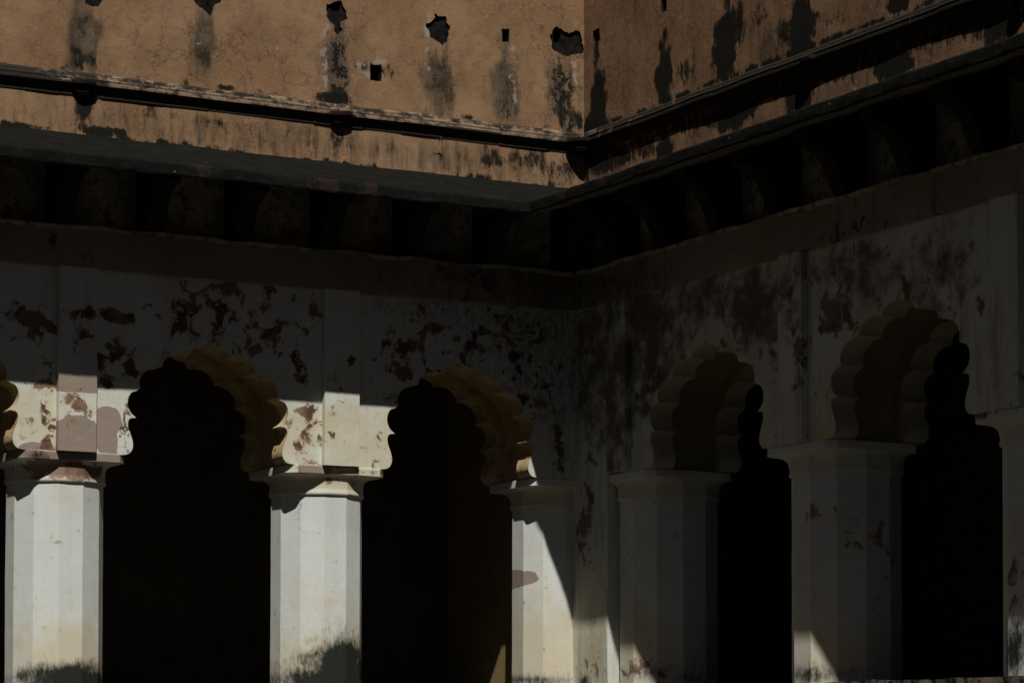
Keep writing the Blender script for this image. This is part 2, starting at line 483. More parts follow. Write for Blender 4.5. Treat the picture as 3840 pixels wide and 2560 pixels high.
RP = [('K', 22.466, 6.438, 0.062, 0.2, 0.8),
    ('K', 22.434, 5.973, 0.132, 0.247, 1.2),
    ('K', 22.527, 5.753, 0.234, 0.104, 1.2),
    ('K', 21.307, 5.966, 0.129, 0.245, 1.3),
    ('K', 21.293, 6.262, 0.057, 0.115, 0.7),
    ('K', 20.336, 5.998, 0.181, 0.333, 1.2),
    ('K', 20.169, 6.127, 0.133, 0.221, 0.8),
    ('K', 19.197, 5.912, 0.173, 0.284, 1.3),
    ('K', 19.459, 5.898, 0.138, 0.122, 0.7),
    ('K', 17.889, 5.807, 0.167, 0.068, 1.3),
    ('K', 20.953, 5.904, 0.182, 0.121, 0.6),
    ('K', 19.841, 6.127, 0.142, 0.124, 0.5),
    ('K', 18.724, 5.876, 0.143, 0.105, 0.45),
    ('K', 21.308, 5.3, 0.158, 0.092, 1.2),
    ('K', 20.171, 5.374, 0.304, 0.118, 1.3),
    ('K', 19.243, 5.324, 0.173, 0.149, 1.3),
    ('K', 17.976, 5.335, 0.235, 0.108, 1.3),
    ('K', 20.78, 5.361, 0.207, 0.075, 0.4),
    ('K', 22.082, 5.333, 0.257, 0.086, 0.9),
    ('K', 22.387, 5.317, 0.232, 0.071, 0.8),
    ('K', 21.635, 5.349, 0.161, 0.101, 0.7),
    ('K', 18.492, 5.299, 0.082, 0.076, 0.5),
    ('K', 17.534, 5.392, 0.097, 0.066, 0.5),
    ('K', 16.696, 5.356, 0.228, 0.145, 1.1),
    ('K', 17.266, 5.351, 0.064, 0.066, 0.5),
    ('B', 22.006, 5.986, 0.377, 0.353, 0.35),
    ('B', 20.779, 5.924, 0.415, 0.301, 0.5),
    ('B', 19.777, 5.895, 0.386, 0.29, 0.5),
    ('B', 18.489, 5.823, 0.35, 0.207, 0.4),
    ('C', 22.234, 6.032, 0.191, 0.356, 0.4)]
LW = [('R', 7.884, 3.565, 0.245, 0.107, 1),
    ('R', 8.657, 3.655, 0.176, 0.051, 1),
    ('R', 9.296, 3.799, 0.157, 0.154, 0.75),
    ('R', 9.227, 3.654, 0.071, 0.132, 0.8),
    ('R', 9.572, 3.968, 0.278, 0.074, 0.55),
    ('R', 9.654, 3.66, 0.104, 0.074, 0.9),
    ('R', 9.456, 3.534, 0.166, 0.118, 0.6),
    ('R', 9.895, 3.473, 0.088, 0.059, 0.8),
    ('R', 10.443, 3.775, 0.053, 0.135, 0.9),
    ('R', 10.137, 3.602, 0.252, 0.194, 0.52),
    ('R', 9.974, 3.851, 0.25, 0.194, 0.5),
    ('R', 10.343, 3.317, 0.139, 0.12, 0.6),
    ('R', 8.659, 3.379, 0.084, 0.073, 0.85),
    ('R', 8.795, 3.214, 0.058, 0.153, 0.7),
    ('R', 8.549, 3.252, 0.046, 0.152, 0.7),
    ('R', 8.585, 3.092, 0.061, 0.051, 0.9),
    ('R', 8.038, 3.039, 0.157, 0.032, 0.8),
    ('R', 8.759, 2.921, 0.038, 0.131, 0.75),
    ('R', 8.742, 2.667, 0.038, 0.109, 0.7),
    ('R', 10.367, 2.626, 0.131, 0.105, 0.65),
    ('R', 10.345, 2.961, 0.098, 0.052, 0.75),
    ('R', 8.078, 2.773, 0.112, 0.107, 0.4),
    ('R', 10.449, 2.536, 0.074, 0.037, 0.7),
    ('R', 11.344, 3.46, 0.196, 0.191, 0.8),
    ('R', 11.556, 3.743, 0.223, 0.192, 0.5),
    ('R', 12.077, 3.703, 0.271, 0.24, 0.52),
    ('R', 12.429, 3.533, 0.275, 0.203, 0.55),
    ('R', 12.653, 3.196, 0.161, 0.102, 0.7),
    ('R', 12.518, 3.891, 0.276, 0.203, 0.5),
    ('R', 12.922, 2.859, 0.072, 0.244, 0.7),
    ('R', 12.296, 3.953, 0.371, 0.117, 0.45),
    ('R', 12.787, 3.44, 0.135, 0.236, 0.5),
    ('G', 8.588, 2.694, 0.13, 0.209, 1),
    ('G', 7.987, 2.518, 0.179, 0.05, 1.1),
    ('G', 11.05, 2.794, 0.109, 0.303, 0.4),
    ('K', 9.084, 3.343, 0.039, 0.073, 0.4)]
LS = [('R', 8.304, 3.541, 0.113, 0.108, 0.75),
    ('R', 8.318, 2.888, 0.113, 0.093, 0.75),
    ('R', 10.817, 3.447, 0.042, 0.053, 0.9),
    ('R', 10.625, 3.028, 0.033, 0.135, 0.8),
    ('R', 10.626, 2.765, 0.041, 0.038, 0.8),
    ('R', 10.666, 2.993, 0.083, 0.15, 0.45),
    ('G', 8.301, 2.583, 0.339, 0.172, 1.7),
    ('G', 8.297, 3.067, 0.339, 0.065, 1.6),
    ('D', 10.687, 2.844, 0.166, 0.225, 0.8)]
RW = [('G', 19.657, 3.627, 0.319, 0.221, 1.1),
    ('R', 19.657, 3.627, 0.255, 0.186, 0.7),
    ('R', 19.311, 3.333, 0.199, 0.218, 0.7),
    ('R', 21.247, 3.273, 0.186, 0.196, 0.85),
    ('G', 21.39, 3.859, 0.376, 0.236, 0.9),
    ('R', 20.617, 3.459, 0.342, 0.222, 0.35),
    ('R', 18.525, 3.475, 0.176, 0.157, 1),
    ('R', 18.407, 3.698, 0.244, 0.143, 0.55),
    ('R', 17.592, 3.515, 0.044, 0.112, 0.9),
    ('R', 17.73, 3.418, 0.132, 0.033, 1),
    ('R', 17.349, 3.546, 0.278, 0.137, 0.45),
    ('R', 17.087, 3.25, 0.261, 0.194, 0.4),
    ('R', 16.716, 3.296, 0.03, 0.07, 1),
    ('R', 21.683, 2.977, 0.147, 0.23, 0.5),
    ('R', 20.277, 3.783, 0.267, 0.11, 0.5),
    ('R', 20.824, 3.113, 0.139, 0.149, 0.5)]
RS = [('R', 18.978, 3.149, 0.091, 0.319, 0.65),
    ('R', 19.067, 3.752, 0.086, 0.175, 0.6),
    ('R', 16.259, 2.606, 0.049, 0.186, 0.3)]
PIER = [('R', 22.318, 2.318, 0.1, 0.125, 0.8),
    ('R', 22.357, 2.059, 0.139, 0.141, 0.85),
    ('R', 22.279, 1.731, 0.115, 0.109, 0.6),
    ('R', 22.126, 0.795, 0.273, 0.116, 0.45),
    ('K', 22.394, 0.705, 0.077, 0.054, 0.9),
    ('R', 22.32, 3.825, 0.232, 0.235, 0.6),
    ('R', 22.242, 2.877, 0.115, 0.234, 0.6)]
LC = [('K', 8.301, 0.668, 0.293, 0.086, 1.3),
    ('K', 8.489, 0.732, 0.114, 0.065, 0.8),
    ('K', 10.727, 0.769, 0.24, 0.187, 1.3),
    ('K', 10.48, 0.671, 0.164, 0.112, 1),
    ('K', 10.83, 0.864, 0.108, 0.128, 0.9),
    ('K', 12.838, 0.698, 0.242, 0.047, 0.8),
    ('G', 12.716, 1.631, 0.076, 0.086, 1.2),
    ('G', 12.645, 1.54, 0.062, 0.047, 1.2),
    ('R', 12.792, 1.603, 0.045, 0.023, 0.7),
    ('R', 12.458, 1.592, 0.035, 0.085, 0.7),
    ('R', 12.95, 0.981, 0.054, 0.039, 0.55),
    ('R', 7.86, 1.946, 0.037, 0.071, 0.3),
    ('R', 7.957, 0.677, 0.015, 0.028, 1)]
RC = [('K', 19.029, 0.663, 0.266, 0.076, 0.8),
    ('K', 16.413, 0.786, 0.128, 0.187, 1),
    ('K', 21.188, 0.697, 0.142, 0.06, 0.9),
    ('R', 20.905, 2.156, 0.174, 0.223, 0.35),
    ('R', 18.548, 1.705, 0.128, 0.204, 0.45),
    ('R', 18.902, 1.935, 0.12, 0.069, 0.5),
    ('R', 16.384, 1.283, 0.098, 0.187, 0.5),
    ('R', 21.729, 0.767, 0.294, 0.099, 0.55),
    ('K', 21.546, 0.743, 0.218, 0.076, 0.5),
    ('R', 21.258, 1.693, 0.086, 0.15, 0.3)]
LPATCH= [[(10.644, 6.549),
    (10.694, 6.586),
    (10.786, 6.613),
    (10.82, 6.521),
    (10.841, 6.458),
    (10.783, 6.42),
    (10.796, 6.337),
    (10.75, 6.309),
    (10.703, 6.372),
    (10.653, 6.442)], [(11.602, 6.484),
    (11.667, 6.539),
    (11.711, 6.607),
    (11.807, 6.611),
    (11.842, 6.506),
    (11.829, 6.387),
    (11.777, 6.341),
    (11.703, 6.379),
    (11.642, 6.418)], [(12.895, 6.573),
    (12.958, 6.653),
    (13.05, 6.616),
    (13.206, 6.619),
    (13.224, 6.436),
    (13.096, 6.397),
    (12.95, 6.403),
    (12.913, 6.471)], [(9.379, 6.476),
    (9.643, 6.518),
    (9.651, 6.437),
    (9.587, 6.406),
    (9.564, 6.328),
    (9.499, 6.342),
    (9.427, 6.385)], [(8.403, 6.357),
    (8.595, 6.382),
    (8.58, 6.307),
    (8.519, 6.273),
    (8.442, 6.274)]]
LHOLE= [[(11.067, 6.078),
    (11.182, 6.083),
    (11.179, 5.94),
    (11.068, 5.939)], [(12.381, 6.557),
    (12.461, 6.563),
    (12.457, 6.447),
    (12.39, 6.443)], [(12.931, 6.609),
    (13.013, 6.611),
    (13.004, 6.51),
    (12.927, 6.505)], [(11.667, 6.617),
    (11.754, 6.62),
    (11.763, 6.543),
    (11.672, 6.539)], [(10.694, 6.593),
    (10.786, 6.601),
    (10.778, 6.52),
    (10.698, 6.509)]]
RHOLE= [[(22.528, 6.604),
    (22.412, 6.61),
    (22.404, 6.496),
    (22.52, 6.506)], [(21.357, 6.653),
    (21.256, 6.653),
    (21.264, 6.501),
    (21.35, 6.505)]]

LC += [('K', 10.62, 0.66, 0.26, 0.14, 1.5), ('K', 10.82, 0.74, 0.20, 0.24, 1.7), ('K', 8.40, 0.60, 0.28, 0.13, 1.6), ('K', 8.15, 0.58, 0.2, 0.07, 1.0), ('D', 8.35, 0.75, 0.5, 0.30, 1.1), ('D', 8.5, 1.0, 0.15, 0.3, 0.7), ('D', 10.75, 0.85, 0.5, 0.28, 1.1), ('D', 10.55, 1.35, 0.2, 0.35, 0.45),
       ('D', 12.8, 0.9, 0.5, 0.45, 1.0), ('D', 12.75, 1.3, 0.3, 0.3, 0.7), ('D', 12.6, 1.95, 0.2, 0.12, 0.6), ('D', 8.1, 2.1, 0.3, 0.1, 0.35)]
RC += [('D', 18.9, 0.8, 0.3, 0.3, 0.9), ('D', 21.6, 0.9, 0.4, 0.4, 0.8), ('D', 19.0, 1.7, 0.4, 0.4, 0.4), ('D', 16.4, 1.4, 0.3, 0.5, 0.5)]
LW += [('K', 12.8, 3.8, 0.8, 0.8, 0.46), ('K', 13.0, 3.5, 0.4, 0.9, 0.5), ('K', 11.9, 3.95, 1.0, 0.2, 0.38), ('R', 9.9, 3.7, 0.6, 0.45, 0.36), ('R', 12.1, 3.75, 0.8, 0.3, 0.36), ('R', 8.1, 2.75, 0.3, 0.3, 0.44), ('R', 10.4, 2.75, 0.25, 0.3, 0.5), ('R', 10.95, 2.7, 0.2, 0.25, 0.33), ('D', 10.9, 2.75, 0.35, 0.3, 0.8), ('D', 8.0, 2.75, 0.4, 0.3, 0.8), ('D', 10.35, 2.75, 0.3, 0.3, 0.75)]
RS += [('G', 21.77, 3.5, 0.5, 0.9, 0.68), ('G', 19.05, 3.8, 0.3, 0.4, 0.55)]
LS += [('D', 10.72, 2.75, 0.4, 0.35, 0.8), ('D', 8.31, 2.9, 0.4, 0.1, 0.6), ('K', 13.0, 3.6, 0.3, 0.8, 0.5)]
RW += [('G', 21.6, 3.6, 0.9, 0.75, 0.7), ('G', 19.6, 3.7, 0.5, 0.35, 0.75), ('G', 18.3, 3.75, 0.6, 0.3, 0.55), ('G', 17.2, 3.6, 0.5, 0.35, 0.5), ('G', 20.5, 3.9, 0.8, 0.25, 0.6), ('R', 19.9, 3.6, 0.9, 0.45, 0.36), ('R', 18.3, 3.6, 0.8, 0.45, 0.30), ('D', 18.6, 2.65, 0.3, 0.2, 0.7), ('D', 20.0, 2.7, 2.0, 0.25, 0.35)]
LP += [('K', 8.43, 5.79, 0.12, 0.10, 0.62), ('K', 8.40, 6.10, 0.06, 0.22, 0.45), ('K', 10.76, 5.42, 0.10, 0.16, 0.5), ('K', 13.05, 5.85, 0.12, 0.22, 0.6), ('K', 12.42, 5.85, 0.06, 0.18, 0.42), ('K', 11.80, 5.85, 0.06, 0.15, 0.4), ('K', 12.9, 5.33, 0.3, 0.14, 0.45)]
RP += [('K', 19.3, 5.455, 3.6, 0.085, 0.78), ('K', 22.4, 5.45, 0.5, 0.2, 0.8), ('K', 17.0, 5.5, 0.9, 0.2, 0.7), ('B', 19.5, 6.0, 4.0, 1.2, 0.30), ('B', 19.5, 5.3, 4.0, 0.2, 0.35)]  # long K band at z 5.455 paints the gutter's shadow black
LP += [('B', 10.5, 5.3, 4.0, 0.16, 0.48)]
for k in range(34):
    LP.append(('K', 6.9 + 0.19 * k + random.uniform(-0.06, 0.06), 5.17 + random.uniform(-0.01, 0.015), random.uniform(0.05, 0.13), random.uniform(0.012, 0.035), random.uniform(0.7, 1.2)))
    RP.append(('K', 15.9 + 0.2 * k + random.uniform(-0.06, 0.06), 5.70 + random.uniform(-0.01, 0.02), random.uniform(0.06, 0.14), random.uniform(0.02, 0.05), random.uniform(0.7, 1.2)))
    LP.append(('K', 6.9 + 0.19 * k + random.uniform(-0.06, 0.06), 5.70, random.uniform(0.05, 0.12), random.uniform(0.01, 0.025), random.uniform(0.5, 1.0)))
PIER += [('G', 22.2, 3.6, 0.7, 0.8, 0.66), ('D', 22.2, 1.0, 0.4, 0.5, 0.7)]
CAPL = [('R', 8.28, 2.37, 0.26, 0.06, 1.3), ('R', 8.1, 2.40, 0.18, 0.06, 1.1), ('R', 8.35, 2.31, 0.14, 0.03, 0.9), ('D', 10.7, 2.37, 0.7, 0.10, 1.1), ('D', 12.9, 2.36, 0.6, 0.1, 1.2), ('D', 8.4, 2.36, 0.6, 0.1, 1.0), ('R', 10.5, 2.39, 0.4, 0.05, 0.42)]
CAPR = [('D', 21.8, 2.36, 0.6, 0.1, 1.0), ('D', 19.07, 2.34, 0.6, 0.09, 0.8), ('D', 16.4, 2.34, 0.6, 0.09, 0.8)]
ABL = [('G', 8.3, 2.47, 0.50, 0.1, 1.5), ('D', 10.7, 2.47, 0.6, 0.1, 0.9), ('G', 10.48, 2.47, 0.16, 0.1, 1.1), ('K', 8.02, 2.47, 0.1, 0.05, 1.0), ('R', 10.9, 2.47, 0.2, 0.03, 0.45)]
ABR = [('R', 16.7, 2.5, 0.15, 0.03, 0.8), ('D', 19, 2.5, 2.9, 0.03, 0.4)]
BANDL = [('K', 12.8, 4.2, 1.2, 0.4, 0.5), ('D', 9.0, 4.2, 2.0, 0.2, 0.5), ('G', 10.2, 4.2, 0.5, 0.14, 1.0), ('R', 8.1, 4.2, 0.06, 0.1, 0.7), ('R', 12.2, 4.2, 0.6, 0.15, 0.5), ('R', 8.4, 4.12, 0.08, 0.06, 0.8), ('G', 12.6, 4.2, 0.6, 0.2, 0.6)]
BANDR = [('K', 22.0, 4.2, 1.2, 0.4, 0.5), ('D', 19.5, 4.2, 3.0, 0.25, 0.3), ('G', 20.5, 4.2, 0.9, 0.2, 0.8), ('R', 18.2, 4.1, 0.5, 0.1, 0.5), ('R', 17.2, 4.2, 0.05, 0.12, 0.9)]

# the cusped half profile of an arch, lobe by lobe: (half width, height)
LOBES = [
    [(0.77, 2.506), (0.715, 2.52), (0.684, 2.56), (0.679, 2.61), (0.695, 2.67), (0.717, 2.725), (0.724, 2.772), (0.708, 2.812), (0.652, 2.823)],
    [(0.652, 2.823), (0.700, 2.862), (0.726, 2.92), (0.724, 2.98), (0.697, 3.028), (0.652, 3.046), (0.618, 3.068)],
    [(0.618, 3.068), (0.627, 3.12), (0.610, 3.172), (0.570, 3.217), (0.500, 3.250), (0.455, 3.256), (0.422, 3.264)],
    [(0.422, 3.264), (0.408, 3.312), (0.350, 3.366), (0.262, 3.390), (0.210, 3.386), (0.172, 3.380)],
    [(0.172, 3.380), (0.162, 3.408), (0.120, 3.444), (0.050, 3.463), (0.014, 3.484), (0.0, 3.512)]]
def catmull(p, n):
    out = []
    for i in range(len(p) - 1):
        p0 = Vector(p[max(i - 1, 0)]); p1 = Vector(p[i]); p2 = Vector(p[i + 1]); p3 = Vector(p[min(i + 2, len(p) - 1)])
        for k in range(n):
            t = k / n
            q = 0.5 * ((2 * p1) + (p2 - p0) * t + (2 * p0 - 5 * p1 + 4 * p2 - p3) * t * t + (3 * p1 - p0 - 3 * p2 + p3) * t ** 3)
            out.append((q.x, q.y))
    return out
HALF = []
for lb in LOBES:
    HALF += catmull(lb, 4)
SMOOTH = catmull([(0.80, 2.506), (0.815, 2.75), (0.81, 2.95), (0.77, 3.12), (0.675, 3.26), (0.52, 3.375), (0.31, 3.475), (0.10, 3.545), (0.0, 3.585)], 4)

def arch_loop(cx, sx, half, top):
    return [(cx + x * sx, z) for x, z in half] + [(cx, top)] + [(cx - x * sx, z) for x, z in reversed(half)]

def bay_outline(a, b, arch):
    """a bay's wall above the springing: rectangle minus the arch below, as one loop"""
    low = list(reversed(arch))
    return [(a, 2.506)] + low + [(b, 2.506), (b, 4.03), (a, 4.03)]

def near_edge(s, z, arch, r):
    p = np.array(arch)
    d = np.full(len(s), 9.0)
    for q in p:
        d = np.minimum(d, (s - q[0]) ** 2 + (z - q[1]) ** 2)
    return np.sqrt(d) < r

# ------------------------------------------------------------------ the setting
def structure(o):
    o['kind'] = 'structure'
    return o
gv, gf = [], []
for x, y in ((-300, -300), (300, -300), (300, 300), (-300, 300)):
    gv.append((x, y, -1.65))
structure(obj('courtyard_ground', gv, [(0, 1, 2, 3)], GROUND))
TZ = 0.56
tv = [(2.2, 22.09), (12.64, 22.09), (12.64, 9.6), (15.9, 9.6), (15.9, 25.3), (2.2, 25.3)]
nv = len(tv)
terrace = structure(obj('terrace', [(x, y, TZ) for x, y in tv] + [(x, y, -1.66) for x, y in tv],
                        [(0, 1, 4, 5), (1, 2, 3, 4)] + [(i, i + nv, (i + 1) % nv + nv, (i + 1) % nv) for i in range(nv)], TERR))
WL, WR = Wing('L'), Wing('R')
# kerb stones along the terrace edge
def kerbs(w, a0, a1, d_in, d_out):
    a = a0
    i = 0
    while a < a1 - 0.2:
        ln = random.uniform(0.55, 0.95)
        b = min(a + ln, a1)
        zt = 0.576 + random.uniform(-0.004, 0.006)
        box(w, 'kerb_stone', a + 0.004, b - 0.004, d_in, d_out + random.uniform(-0.008, 0.008), 0.40, zt, KERB, terrace, step=0.06, jit=0.016)
        a = b
kerbs(WR, 9.7, 22.0, 0.20, 0.475)
kerbs(WL, 2.3, 12.58, 0.20, 0.475)

# ------------------------------------------------------------------ the two wings
def capital(w, s_, parent, blobs):
    NA = 48
    axd, ap = w.axd, w.ap
    def rd(t, a):      # twelve-sided section
        u = (t + math.pi / 12) % (math.pi / 6) - math.pi / 12
        return a / math.cos(u)
    hw, hd, ch = 0.462, 0.447, 0.07
    def ra(t):         # square with cut corners
        c, s2 = abs(math.cos(t)), abs(math.sin(t))
        r = min(hw / c if c > 1e-6 else 9, hd / s2 if s2 > 1e-6 else 9)
        return min(r, (hw + hd - ch) / (c + s2))
    rows = [(2.264, 0.0, 0.002), (2.266, 0.0, 0.016), (2.276, 0.0, 0.021), (2.290, 0.0, 0.020), (2.300, 0.02, 0.017)]
    for i in range(1, 13):
        t = i / 12
        rows.append((2.300 + t * 0.138, 0.30 * t ** 1.5 + 0.70 * t ** 8, 0.014 * (1 - t)))
    V, F = [], []
    cd = -0.442
    for (z, b, off) in rows:
        for k in range(NA):
            t = 2 * math.pi * (k + 0.5) / NA if False else 2 * math.pi * k / NA + math.pi / 12
            r0 = rd(t, ap) + off
            r1 = ra(t)
            x = (1 - b) * r0 * math.cos(t) + b * r1 * math.cos(t)
            d = (1 - b) * (axd + r0 * math.sin(t)) + b * (cd + r1 * math.sin(t))
            q = Vector((x + s_, d, z))
            x += 0.004 * noise.noise(q * 5); d += 0.004 * noise.noise(q * 5 + Vector((5, 5, 5)))
            V.append((s_ + x, d, z))
    for i in range(len(rows) - 1):
        for k in range(NA):
            kk = (k + 1) % NA
            F.append((i * NA + k, i * NA + kk, (i + 1) * NA + kk, (i + 1) * NA + k))
    wr = field([v[0] for v in V], [v[2] for v in V], blobs, ORDER)
    # map() of the left wing mirrors the plan, so the winding turns round
    FF = [tuple(reversed(f)) for f in F] if w.side == 'L' else F
    obj('capital', [w.map(*v) for v in V], FF, LIMEC, parent, wr, smooth=20)

def column(w, s_, parent, blobs, cap, ab):
    V, F = [], []
    sub = 4
    Rc = w.ap / math.cos(math.pi / 12)
    ring = []
    for k in range(12):
        a0 = math.radians(15 + 30 * k); a1 = math.radians(45 + 30 * k)
        for j in range(sub):
            t = j / sub
            ring.append((Rc * (math.cos(a0) * (1 - t) + math.cos(a1) * t), Rc * (math.sin(a0) * (1 - t) + math.sin(a1) * t)))
    nz = 40
    n = len(ring)
    for i in range(nz + 1):
        z = TZ - 0.02 + (2.268 - TZ + 0.02) * i / nz
        for (x, y) in ring:
            q = Vector((s_ * 3 + x * 1.2, y * 1.2 + 4, z * 1.1))
            f = 1 + 0.010 * noise.noise(q) + 0.004 * noise.noise(q * 6)
            V.append((s_ + x * f, w.axd + y * f, z))
    for i in range(nz):
        for k in range(n):
            kk = (k + 1) % n
            F.append((i * n + k, i * n + kk, (i + 1) * n + kk, (i + 1) * n + k))
    wr = field([v[0] for v in V], [v[2] for v in V], blobs, ORDER)
    FF = [tuple(reversed(f)) for f in F] if w.side == 'L' else F
    o = obj('column', [w.map(*v) for v in V], FF, LIMEC, parent, wr, smooth=14)
    capital(w, s_, o, cap)
    # abacus: a square slab with cut corners
    hw, hd, ch, cd = 0.468, 0.453, 0.07, -0.442
    base = [(-hw + ch, hd), (hw - ch, hd), (hw, hd - ch), (hw, -hd + ch), (hw - ch, -hd), (-hw + ch, -hd), (-hw, -hd + ch), (-hw, hd - ch)]
    base = densify(base, 0.06)
    V, F = [], []
    zs = (2.436, 2.441, 2.47, 2.500, 2.505)
    ins = (0.006, 0.0, 0.0, 0.0, 0.006)
    for z, e in zip(zs, ins):
        for (x, y) in base:
            q = Vector((s_ * 2 + x * 6, y * 6, z * 9))
            g = 1 - e / 0.46 + 0.010 * noise.noise(q)
            V.append((s_ + x * g, cd + y * g, z + 0.004 * noise.noise(q + Vector((3, 3, 3)))))
    n = len(base)
    for i in range(len(zs) - 1):
        for k in range(n):
            kk = (k + 1) % n
            F.append((i * n + k, i * n + kk, (i + 1) * n + kk, (i + 1) * n + k))
    F.append(tuple(range(n))); F.append(tuple(reversed([(len(zs) - 1) * n + k for k in range(n)])))
    wr = field([v[0] for v in V], [v[2] for v in V], ab, ORDER)
    obj('abacus', [w.map(*v) for v in V], w.fix([tuple(reversed(f)) for f in F]) if w.side == 'R' else F, LIMEC, o, wr)
    return o

def spout(w, s_, parent, turn=None):
    """a stone spout: a thin red lip with a round front over a darker belly"""
    N = 9
    lip, belly = [], []
    for k in range(N + 1):
        t = math.pi * k / N
        lip.append((-0.112 * math.cos(t), -0.105 + 0.062 * math.sin(t) ** 0.7))
        belly.append((-0.088 * math.cos(t), -0.125 + 0.050 * math.sin(t) ** 0.7))
    lip = [(-0.112, -0.22)] + lip + [(0.112, -0.22)]
    belly = [(-0.088, -0.22)] + belly + [(0.088, -0.22)]
    def solid(name, plan, zs, mat, par):
        n = len(plan)
        V, F = [], []
        for z, g in zs:
            for (x, d) in plan:
                q = Vector((x * 9 + s_, d * 9, z * 9))
                x2 = x * g + 0.006 * noise.noise(q); d2 = -0.15 + (d + 0.15) * g if d > -0.15 else d
                z2 = z + 0.006 * noise.noise(q + Vector((2, 2, 2)))
                if turn:
                    dd = d2 + 0.15
                    V.append((turn[0] - dd * 0.707 + x2 * 0.707, turn[1] - dd * 0.707 - x2 * 0.707, z2))
                else:
                    V.append(w.map(s_ + x2, d2, z2))
        for i in range(len(zs) - 1):
            for k in range(n):
                kk = (k + 1) % n
                F.append((i * n + k, i * n + kk, (i + 1) * n + kk, (i + 1) * n + k))
        F.append(tuple(reversed(range(n)))); F.append(tuple((len(zs) - 1) * n + k for k in range(n)))
        return obj(name, V, w.fix(F), mat, par, np.zeros((len(V), 4)))
    o = solid('water_spout', belly, [(5.478, 0.35), (5.492, 0.7), (5.52, 0.92), (5.55, 1.0), (5.574, 1.0)], HOLE, parent)  # belly takes the hole's black to deepen the shadow under the lip
    solid('spout_lip', lip, [(5.576, 0.97), (5.582, 1.0), (5.604, 1.0), (5.612, 0.95)], REDST, o)
    return o

def gutter_wear_and_shade(s_, d, z):
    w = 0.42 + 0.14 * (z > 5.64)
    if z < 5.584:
        return (0, 0, 1.6, 0)  # shaded underside of the moulding coloured black
    for c, r, st in GUT:
        w = max(w, st * math.exp(-((s_ - c) / r) ** 2))
    return (0, 0, w, 0)

